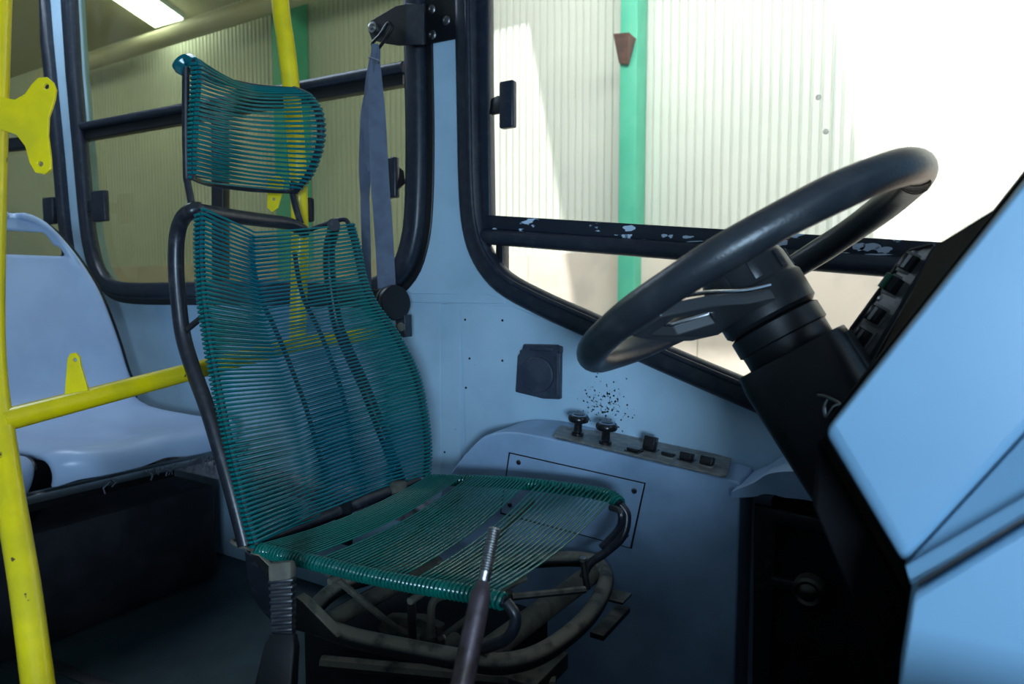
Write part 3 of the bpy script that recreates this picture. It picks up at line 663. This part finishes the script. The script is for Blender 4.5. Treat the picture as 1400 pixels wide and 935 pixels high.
# raised front shoulder and footwell cover
fpx2 = [(1000, 672), (1030, 660), (1050, 648), (1085, 644), (1130, 650), (1250, 670), (1300, 690)]
Yf = 1.33
fo = cr([Yp(x, y, Yf) for x, y in fpx2], 3)
lip = fo + [V((p.x, p.y, p.z - .012 - .04 * min(1, (p.x - fo[0].x) / .10))) for p in reversed(fo)]
mb().plate(lip, [], (0, YW - Yf - .008, 0)).build('console_shoulder', M['console'], co, bevel=.015, bseg=4)
cover = thing('footwell_cover', (-.05, 1.45, 0), 'dark framed cover plate low in the footwell in deep shade', 'cover')
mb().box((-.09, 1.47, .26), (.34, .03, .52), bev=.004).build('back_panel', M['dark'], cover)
a_, b_ = Yp(1045, 705, 1.42), Yp(1230, 720, 1.42)
mb().sweep([V((a_.x, 1.44, .02)), V((a_.x, 1.44, a_.z)), V((.06, 1.44, a_.z - .02))], rprof(.03, .02, .004), (0, 1, 0)).build('panel_frame', M['black_metal'], cover)
mb().lathe(Yp(1105, 808, 1.42), (0, -1, 0), [(.03, -.02), (.03, .01), (.024, .014), (.018, .01), (.012, .018), (.004, .02)], 20).build('round_hub', M['dusty'], cover)
mb().box(Yp(1090, 800, 1.43), (.10, .02, .02), bev=.004).build('hub_arm', M['black_metal'], cover)
pf = YC - .0005
plt = thing('access_plate', Yp(780, 690, YC), 'flat blue access plate with corner screws on the side console', 'plate')
pq = [(698, 620), (881, 661), (862, 748), (686, 700)]
mb().plate([Yp(x, y, pf) for x, y in ((696, 618), (883, 660), (864, 750), (684, 702))], [], (0, -.0015, 0)).build('plate_gasket', M['black'], plt)
mb().plate([Yp(x, y, pf) for x, y in pq], [], (0, -.0035, 0)).build('plate_sheet', M['console'], plt, bevel=.001)
for x, y in ((709, 632), (867, 671), (856, 731), (697, 690)):
    mb().lathe(Yp(x, y, pf - .003), (0, -1, 0), [(.0065, 0), (.0065, .0008), (.0045, .003), (.001, .0035)], 14).build('screw', M['black_metal'], plt)
# control strip on the console top
def Tp(x, y): # point on the sloping console top
    p0 = Yp(755, 600, YC); p1 = Yp(990, 654, YC); p2 = V(((Yp(868, 602, YW - .002)).x, YW - .002, Yp(868, 602, YW - .002).z))
    n = (p1 - p0).cross(p2 - p0); d = ray(x, y); return CO + d * ((p0 - CO).dot(n) / d.dot(n)), (n if n.z > 0 else -n).normalized()
tn = Tp(800, 600)[1]
cs = thing('control_strip', Tp(870, 620)[0], 'narrow metal control strip with knobs and switches on the console top', 'control panel')
mb().plate([Tp(x, y)[0] + tn * .005 for x, y in ((755, 600), (771, 580), (790, 571), (1000, 632), (993, 655), (985, 656))], [], tn * .004).build('strip_plate', M['panel_grey'], cs, bevel=.0008)
xd = (Tp(990, 640)[0] - Tp(790, 590)[0]).normalized(); RT = frame3(tn, xd)
for x, y in ((789, 600), (827, 612)):
    c = Tp(x, y)[0] + tn * .006
    kn = mb().lathe(c, tn, [(.014, 0), (.014, .010), (.010, .012), (.009, .030), (.012, .034), (.022, .036), (.0245, .041), (.0245, .046), (.021, .051), (.017, .0515)], 26).build('valve_knob', M['switch'], cs)
    mb().lathe(c + tn * .0512, tn, [(.017, 0), (.016, .001)], 26).build('knob_ring', M['ring'], kn)
    mb().lathe(c + tn * .0518, tn, [(.0145, 0), (.013, .001)], 26).build('knob_face', M['switch'], kn)
    mb().box(c + xd * -.004 - V((0, .015, 0)), (.014, .004, .006), RT, bev=.001).build('lock_tab', M['steel'], kn)
mb().box(Tp(780, 604)[0] + tn * .007 + xd * -.005, (.045, .004, .002), RT).build('label_strip', M['steel'], cs)
for i, (x, y, hh) in enumerate(((866, 622, .006), (888, 620, .030), (913, 629, .008), (938, 634, .016), (966, 641, .018))):
    c = Tp(x, y)[0] + tn * .006
    fr = mb().box(c + tn * .002, (.034, .030, .006), RT, bev=.0015).build('switch_frame', M['panel_grey'] if i in (2, 4) else M['switch'], cs)
    tilt = Matrix.Rotation(math.radians(-14), 3, xd) @ RT
    mb().box(c + tn * (.003 + hh / 2), (.026, .022, hh), tilt, bev=.002).build('rocker', M['switch'], fr)
# ================================================================== STEERING WHEEL AND COLUMN
WC = V((-.22499, 1.00526, .96994)); WN = V((-.52578, .0, .85062)).normalized(); WR = .245
e1 = V((.85062, 0, .52578)); e2 = V((0, 1, 0))      # e1 = towards the front of the rim, e2 = towards the wall
sw = thing('steering_wheel', WC - WN * .06, 'large tilted black steering wheel in a worn leather cover', 'steering wheel')
def wp(t, r=WR, h=0): return WC + e1 * (r * math.cos(t)) + e2 * (r * math.sin(t)) + WN * h
pth = [wp(2 * math.pi * k / 96) for k in range(96)]
sc = [1 + .035 * math.sin(7 * 2 * math.pi * k / 96 + 1) * (math.sin(3.3 * k / 10)) for k in range(96)]
mb().tube(pth, .0215, 18, True, scales=sc).build('rim_cover', M['wheel'], sw)
# lacing wrinkles at the front of the rim
for k in range(7):
    t = -.10 + .045 * k
    c = wp(t); rad = (c - WC).normalized(); tang = rad.cross(WN)
    mb().tube([c + (rad * math.cos(a) + WN * math.sin(a)) * .0218 + tang * (.008 * math.sin(a)) for a in [math.pi * (1.05 + .5 * q / 8) for q in range(9)]], .0016, 6).build('cover_crease', M['wheel'], sw)
# spokes: fork with a chromed edge; a pair across the wheel
def spoke(tc):
    d = e1 * math.cos(tc) + e2 * math.sin(tc); s_ = d.cross(WN)
    def q(r, a, h): return WC + d * r + s_ * a + WN * h
    outl = [q(.232, -.028, -.006), q(.232, .028, -.006), q(.17, .050, -.020), q(.105, .054, -.036), q(.05, .055, -.042), q(.05, -.055, -.042), q(.105, -.054, -.036), q(.17, -.050, -.020)]
    hole = [q(.205, -.024, -.013), q(.205, .024, -.013), q(.150, .034, -.024), q(.112, .0, -.034), q(.150, -.034, -.024)]
    sp = mb().plate(outl, [hole], WN * -.016).build('spoke', M['spoke'], sw, bevel=.002)
    mb().tube(hole, .0028, 8, True).build('hole_trim', M['chrome'], sp)
    for sgn in (1, -1):
        mb().tube(cr([q(.225, sgn * .030, -.003), q(.17, sgn * .051, -.017), q(.105, sgn * .056, -.033), q(.055, sgn * .060, -.039)], 4), .0028, 8).build('edge_tube', M['chrome'], sp)
SP = math.radians(-113)
spoke(SP); spoke(math.radians(102))
hubm = mb().lathe(WC, WN, [(.061, -.075), (.066, -.07), (.067, -.030), (.064, -.026), (.0625, -.024), (.0615, .004), (.058, .014), (.050, .019), (.035, .021), (.01, .0215)][:], 40).build('hub_pad', M['column'], sw)
for k in range(9):
    t = 2 * math.pi * k / 9 + .25; d = e1 * math.cos(t) + e2 * math.sin(t); s_ = d.cross(WN)
    mb().box(WC + d * .0625 + WN * -.008, (.003, .012, .026), frame3(WN, d), bev=.001).build('hub_notch', M['column'], hubm)
cm = thing('steering_column', WC - WN * .45, 'black plastic steering column running down from the wheel', 'column')
mb().lathe(WC, WN, [(.056, -.145), (.060, -.14), (.0605, -.105), (.064, -.103), (.064, -.080), (.058, -.076)], 36).build('column_collar', M['column'], cm)
RW = frame3(-WN, (0, -1, 0))
ctr = WC - WN * .14 + e1 * .0
path = [WC - WN * .125, WC - WN * .15, WC - WN * .30, WC - WN * .38]
mb().sweep(path, rprof(.125, .145, .03, 4), [e1] * 4, scales=[1.0, 1.04, .98, .90]).build('column_shroud', M['column'], cm, bevel=.001)
mb().sweep([WC - WN * .135 + e1 * .058, WC - WN * .31 + e1 * .058], rprof(.07, .04, .008, 2), [e1] * 2).build('shroud_rib', M['column'], cm)
mb().sweep([WC - WN * .36, WC - WN * .62, WC - WN * .95], rprof(.10, .12, .02, 3), [e1] * 3).build('column_tube', M['black'], cm)
stc = Dp(1135, 550, .84)
mb().tube(cr([Dp(1118, 540, .86), Dp(1130, 542, .85), Dp(1148, 552, .83), Dp(1140, 556, .83), Dp(1130, 570, .84), Dp(1127, 558, .85), Dp(1132, 546, .85)], 5), .0022, 8).build('hanging_wire', M['steel'], cm)
# ================================================================== INSTRUMENT BINNACLE
YB = .60
bn = thing('instrument_binnacle', (.2, .75, 0), 'large blue painted instrument housing filling the right edge nearest the camera', 'dashboard')
A0, A1, A2, A3 = Yp(1126, 592, YB), Yp(1400, 247, YB), Yp(1400, 597, YB), Yp(1236, 776, YB)
up = (A1 - A0).normalized(); A1x = A0 + up * ((A1 - A0).length * 1.9)
rd = (A2 - A3).normalized(); A2x = A3 + rd * ((A2 - A3).length * 3.2)
side = [A0, A1x, V((A1x.x + .12, YB, A1x.z)), V((A2x.x + .1, YB, A2x.z)), A2x, A3]
mb().plate(side, [], (0, .05, 0)).build('side_panel', M['binnacle'], bn, bevel=.008, bseg=4)
# flared lower ledge
B0, B1 = A3, A2x
Y2 = .572
L0, L1 = Yp(1242, 798, Y2), Yp(1400, 704, Y2); ld2 = (L1 - L0).normalized(); L1x = L0 + ld2 * .5
b = mb(); fr0 = [B0 + V((0, .002, 0)), B1 + V((0, .002, 0)), L1x, L0]; 
b.add(fr0 + [V((p.x, YB + .05, p.z)) for p in fr0], [(0, 1, 2, 3), (4, 5, 6, 7), (0, 1, 5, 4), (1, 2, 6, 5), (2, 3, 7, 6), (3, 0, 4, 7)])
b.build('lower_ledge', M['binnacle'], bn, bevel=.003, bseg=3)
C0, C1 = Yp(1249, 812, Y2 + .012), Yp(1400, 720, Y2 + .012); cd = (C1 - C0).normalized(); C1x = C0 + cd * .5
lowp = [C0, C1x, V((C1x.x, C1x.y, 0)), V((Yp(1228, 935, Y2 + .012).x - .02, C0.y, 0)), Yp(1229, 935, Y2 + .012), Yp(1246, 825, Y2 + .012)]
mb().plate(lowp, [], (0, .05, 0)).build('lower_panel', M['binnacle'], bn, bevel=.006, bseg=3)
gp = [L0 + V((.006, .02, 0)), L1x + V((0, .02, 0)), V((L1x.x, Y2 + .02, L1x.z - .2)), V((L0.x + .01, Y2 + .02, L0.z - .2))]
mb().plate(gp, [], (0, .03, 0)).build('gap_filler', M['black'], bn)
# dark edge flange and hood towards the driver
hd = [A0 + V((-.004, .03, .0)), A1x + V((-.004, .03, .0)), A1x + V((.06, .03, -.02)), A0 + V((.08, .03, -.06))]
mb().plate(hd, [], (0, .25, 0)).build('cluster_body', M['dull'], bn, bevel=.006)
h_ = [Dp(1282, 336, .66), Dp(1366, 280, .60), Dp(1400, 250, .56), Dp(1400, 300, .56), Dp(1330, 380, .60), Dp(1180, 545, .68), Dp(1172, 520, .70)]
pl_o = Dp(1282, 336, .66)
mb().add([Dp(1280, 335, .68), Dp(1372, 278, .58), Dp(1325, 362, .575), Dp(1160, 570, .66), Dp(1190, 510, .69)] + [Dp(1280, 335, .68) + V((.02, .004, -.01)), Dp(1372, 278, .58) + V((.02, .004, -.01)), Dp(1325, 362, .575) + V((.02, .004, -.01)), Dp(1160, 570, .66) + V((.02, .004, -.01)), Dp(1190, 510, .69) + V((.02, .004, -.01))],
    [(0, 1, 2), (0, 2, 3), (0, 3, 4), (5, 7, 6), (5, 8, 7), (5, 9, 8), (0, 1, 6, 5), (1, 2, 7, 6), (2, 3, 8, 7), (3, 4, 9, 8), (4, 0, 5, 9)]).build('hood', M['dull'], bn, smooth=False)
mb().box((.68, 1.08, .46), (1.16, .80, .92), bev=.03).build('dash_left', M['dull'], bn)  # unseen dash block, made tall to keep windscreen light off the console
# column side skirt below
sk = [Yp(x, y, .72) for x, y in ((1118, 600), (1238, 812), (1242, 935), (1225, 1000), (1190, 880), (1110, 690))]
mb().plate(sk, [], (0, .04, 0)).build('skirt', M['dull'], bn, bevel=.004)
ctr_body = [V((-.02, .63, .0)), V((.95, .63, 0)), V((.95, .63, .62)), V((.02, .63, .62))]
mb().plate([V((.03, .64, 0)), V((1.0, .64, 0)), V((1.0, .64, .80)), V((.05, .64, .72))], [], (0, .06, 0)).build('inner_wall', M['dark'], bn)
# switch panel
sp_ = thing('switch_panel', Dp(1200, 440, .9), 'slanted grey switch panel with four square switches behind the wheel', 'switch panel')
T0, T1, T2, T3 = Dp(1148, 474, .97), Dp(1243, 343, .93), Dp(1280, 338, .89), Dp(1180, 512, .93)
nn_ = (T1 - T0).cross(T3 - T0).normalized()
if nn_.dot(CF) > 0: nn_ = -nn_
def sq(u, v, h=0): return (T0.lerp(T1, u)).lerp(T3.lerp(T2, u), v) + nn_ * h
mb().plate([sq(-.03, 0), sq(.5, -.02), sq(.95, 0), sq(1, .1), sq(1, 1), sq(-.03, 1)], [], nn_ * -.02).build('panel_body', M['panel_grey'], sp_, bevel=.002)
mb().tube([sq(-.02, 0, .002), sq(.93, 0, .002), sq(1.0, .12, .002), sq(1.02, .9, .002)], .0028, 8).build('panel_rim', M['black_metal'], sp_)
mb().tube([sq(-.02, .98, .002), sq(1.0, .98, .002)], .0028, 8).build('panel_rim', M['black_metal'], sp_)
us = (T1 - T0).normalized(); RS = frame3(nn_, us)
for k, (u, v) in enumerate(((.20, .48), (.40, .46), (.665, .42), (.865, .46))):
    c = sq(u, v)
    fr = mb().box(c + nn_ * .001, (.030, .026, .005), RS, bev=.001).build('switch_frame', M['panel_grey'], sp_)
    green = k == 2
    o = mb().box(c + nn_ * .007, (.022, .019, .013 if not green else .022), RS, bev=.0015).build('switch_key', M['switch'], fr)
    if green:
        mb().box(c + nn_ * .016 - us.cross(nn_) * .006 * (1 if us.cross(nn_).dot(CR) > 0 else -1), (.022, .008, .010), RS, bev=.001).build('green_cap', M['green_switch'], fr)
    else:
        mb().box(c + nn_ * .0136, (.019, .005, .0015), RS).build('key_window', M['steel'], fr)
for u, v in ((.03, .25), (.53, .2), (.965, .3)):
    mb().lathe(sq(u, v), nn_, [(.005, 0), (.005, .002), (.002, .004)], 12).build('screw', M['steel'], sp_)
mb().plate([sq(-.1, 1.02, -.004), sq(1, 1.02, -.004), sq(.93, 1.6, -.03), sq(-.1, 2.0, -.04)], [], nn_ * -.01).build('panel_skirt', M['dull'], sp_)
# ================================================================== YELLOW RAILS
PR = .0195
def rail(pts, k=6): return cr([Dp(*p) for p in pts], k)
up2_end = Dp(407, 462, 1.70)
gr1 = thing('grab_rail', Dp(52, 935, .93), 'yellow welded grab rail of two poles and a cross rail behind the driver seat', 'rail')
mb().tube(rail([(2, -120, 1.12), (-3, 0, 1.12), (-9, 200, 1.10), (-13, 420, 1.09), (-9, 520, 1.08), (0, 585, 1.07), (14, 680, 1.03), (34, 800, .98), (52, 935, .935), (62, 1010, .91)]), PR, 20).build('upright_tube', M['yellow'], gr1)
ra_, rb_ = Dp(0, 576, 1.07), Yp(407, 470, up2_end.y)
hr = mb().tube([ra_, rb_, V((rb_.x - .01, YW, rb_.z + .01))], PR * .94, 20).build('side_rail', M['yellow'], gr1)
def facep(pix, D, holes=(), th=.005, hr_=.006):
    n = -CF; c = Dp(pix[0][0], pix[0][1], D)
    def fp(x, y): d = ray(x, y); return CO + d * ((c - CO).dot(n) / d.dot(n))
    hs = []
    for hx, hy in holes:
        hc = fp(hx, hy); hs.append([hc + CR * (hr_ * math.cos(q * math.pi / 6)) + CU * (hr_ * math.sin(q * math.pi / 6)) for q in range(12)])
    return mb().plate([fp(x, y) for x, y in pix], hs, CF * th)
bpx = [(-4, 131), (8, 134), (20, 136), (34, 128), (43, 115), (52, 106), (64, 105), (72, 112), (76, 122), (74, 136), (66, 160), (65, 185), (69, 218), (69, 231), (61, 238), (48, 236), (40, 222), (34, 200), (22, 184), (8, 179), (-4, 176)]
facep(bpx, 1.075, ((63, 118), (55, 224)), .005, .0045).build('bracket', M['yellow'], gr1, bevel=.0008)
facep([(88, 540), (91, 500), (92, 490), (96, 483), (103, 482), (108, 488), (110, 500), (120, 534)], 1.135, ((102, 492),), .005, .0035).build('tab', M['yellow'], gr1, bevel=.0008)
gr2 = gr1
up2 = cr([Dp(x, y, D) for x, y, D in ((374, -150, 1.62), (383, 0, 1.62), (391, 60, 1.62), (398, 120, 1.63), (405, 200, 1.64), (409, 270, 1.66), (410, 340, 1.68), (407, 462, 1.70))], 6)
mb().tube(up2, .0205, 20).build('upright_tube', M['yellow'], gr2)
facep([(366, 243), (380, 240), (388, 244), (386, 262), (380, 284), (372, 290), (365, 284)], 1.62, ((374, 272),), .005, .004).build('tab', M['yellow'], gr2, bevel=.0008)
mb().box(Dp(421, 287, 1.70), (.03, .02, .06), bev=.006).build('clamp', M['black'], gr2)
# ================================================================== PASSENGER SEATS
def shell(yc, name_label, loc):
    t = thing('passenger_seat', loc, name_label, 'seat', 'moulded bus seats behind the driver')
    HW = .275
    # side profile: top of back -> seat -> front lip (x, z, half width)
    prof = [(-2.645, 1.197, .02), (-2.645, 1.187, .065), (-2.64, 1.157, .11), (-2.63, 1.10, .155), (-2.61, 1.03, .192), (-2.58, .95, .22), (-2.55, .86, .238), (-2.51, .75, .25), (-2.475, .65, .257), (-2.43, .58, .265), (-2.36, .548, .272), (-2.27, .538, .276), (-2.16, .535, .28), (-2.05, .535, .28), (-1.95, .538, .278), (-1.88, .540, .277), (-1.835, .525, .272), (-1.82, .495, .266), (-1.825, .465, .262)]
    P = cr([V((a, c, b)) for a, b, c in prof], 4)
    rows = []
    NV = 24
    for i, p in enumerate(P):
        tt = i / (len(P) - 1); row = []
        for j in range(NV + 1):
            v = -1 + 2 * j / NV; av = abs(v)
            hw = p.y
            x, z = p.x, p.z
            if tt < .5:   # back: edges wrap forwards, top rounded
                k = min(1, (tt) / .06)
                x += .03 * av ** 4
                x -= .02 * (1 - v * v) * math.sin(math.pi * tt * 2)
            else:         # pan: dished with raised rims, front lip curves back at the sides
                s_ = (tt - .5) / .5
                z -= .028 * (1 - av ** 2.5) * math.sin(math.pi * min(1, s_ * 1.15)) ; z += .012 * math.exp(-((v) / .18) ** 2) * s_
                x -= .075 * av ** 6 * max(0, s_ - .45) / .55 ; z -= .02 * max(0, av - .85) / .15
            row.append(V((x, yc + v * hw, z)))
        rows.append(row)
    b = MB()
    # grab hole near the top of the back
    n = len(rows); m = NV + 1; b.v = [p for r in rows for p in r]
    for i in range(n - 1):
        for j in range(NV):
            v = -1 + 2 * (j + .5) / NV
            z = rows[i][j].z; yy = rows[i][j].lerp(rows[i][j + 1], .5).y - yc
            if 1.07 < z < 1.15 and abs(yy) < .148 - max(0, z - 1.07) * .8: continue
            b.f.append((i * m + j, i * m + j + 1, (i + 1) * m + j + 1, (i + 1) * m + j))
    b.build('seat_shell', M['seat'], t, solid=.022, sub=1, angle=180)
    edge = [r[-1] + V((-.012, .006, -.004)) for r in rows[3:-8]]
    mb().tube(edge, .010, 8).build('edge_tube', M['black'], t)  # black tube drawn along the wall-side edge of the shell
    return t
s1 = shell(1.11, 'grey blue moulded bus seat with a grab slot, next to the window', (-2.2, 1.135, .4))
s2 = shell(.53, 'grey blue moulded bus seat cut off at the left edge behind the yellow pole', (-2.2, .555, .4))
sb = thing('plinth', (-2.2, .85, 0), 'dark box base under the two grey blue bus seats', 'plinth')
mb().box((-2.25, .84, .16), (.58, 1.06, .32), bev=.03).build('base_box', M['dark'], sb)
mb().box((-1.90, .86, .428), (.04, 1.14, .022), bev=.003).build('base_rail', M['steel'], sb)
mb().box((-2.40, .86, .435), (.05, 1.14, .025), bev=.003).build('base_rail', M['steel'], sb)
mb().box((-2.17, .72, .41), (.56, .92, .03), bev=.003).build('base_top', M['dull'], sb)
mb().box((-2.2, .80, .36), (.42, .06, .10), bev=.003).build('base_leg', M['dark'], sb)
lg = mb().box((-2.4, 1.455, .33), (2.6, .07, .05), bev=.006).build('trim_1', M['debris'], smooth=False); tag(lg, 'narrow dusty ledge along the foot of the side wall', 'trim', kind='structure')
b = mb()
for i in range(30):
    t = random.random() ** .45; c = V((-1.885 + .02 * random.random(), .80 + .62 * t, .438 - .005 * random.random()))
    L_ = random.uniform(.01, .035); a = random.uniform(-.6, .6)
    b.tube([c, c + V((random.uniform(-.01, .01), L_ * a, -L_ * .5)), c + V((random.uniform(-.01, .01), L_ * a * .6, -L_))], random.uniform(.001, .0028), 5)
o = b.build('torn_foam', M['foam']); tag(o, 'torn shreds of foam hanging under the front edge of the bus seats', 'foam', kind='stuff')
# floor edge strip
fs = mb(); p0, p1 = Zp(-40, 862, 0), Zp(150, 942, 0)
fs.sweep([p0 + (p0 - p1) * .5, p1 + (p1 - p0) * .5], rprof(.035, .008, .003, 2), (0, 0, 1)).build('trim_2', M['steel']); tag(bpy.data.objects['trim_2'], 'worn metal edging strip on the floor at lower left', 'trim', kind='structure')
# ================================================================== OUT OF FRAME: block added as an engine cover to shade the footwell, and dash body
ec = mb().box((.445, .06, .35), (.75, .68, .70), bev=.04, bseg=4).box((-.16, .06, .28), (.52, .68, .56), bev=.04, bseg=4).box((-.25, .06, .24), (1.0, .66, .48), bev=.04, bseg=4).build('footwell_shade_block', M['dark']); tag(ec, 'unseen dark block added beside the driver to shade the footwell', 'shade block')
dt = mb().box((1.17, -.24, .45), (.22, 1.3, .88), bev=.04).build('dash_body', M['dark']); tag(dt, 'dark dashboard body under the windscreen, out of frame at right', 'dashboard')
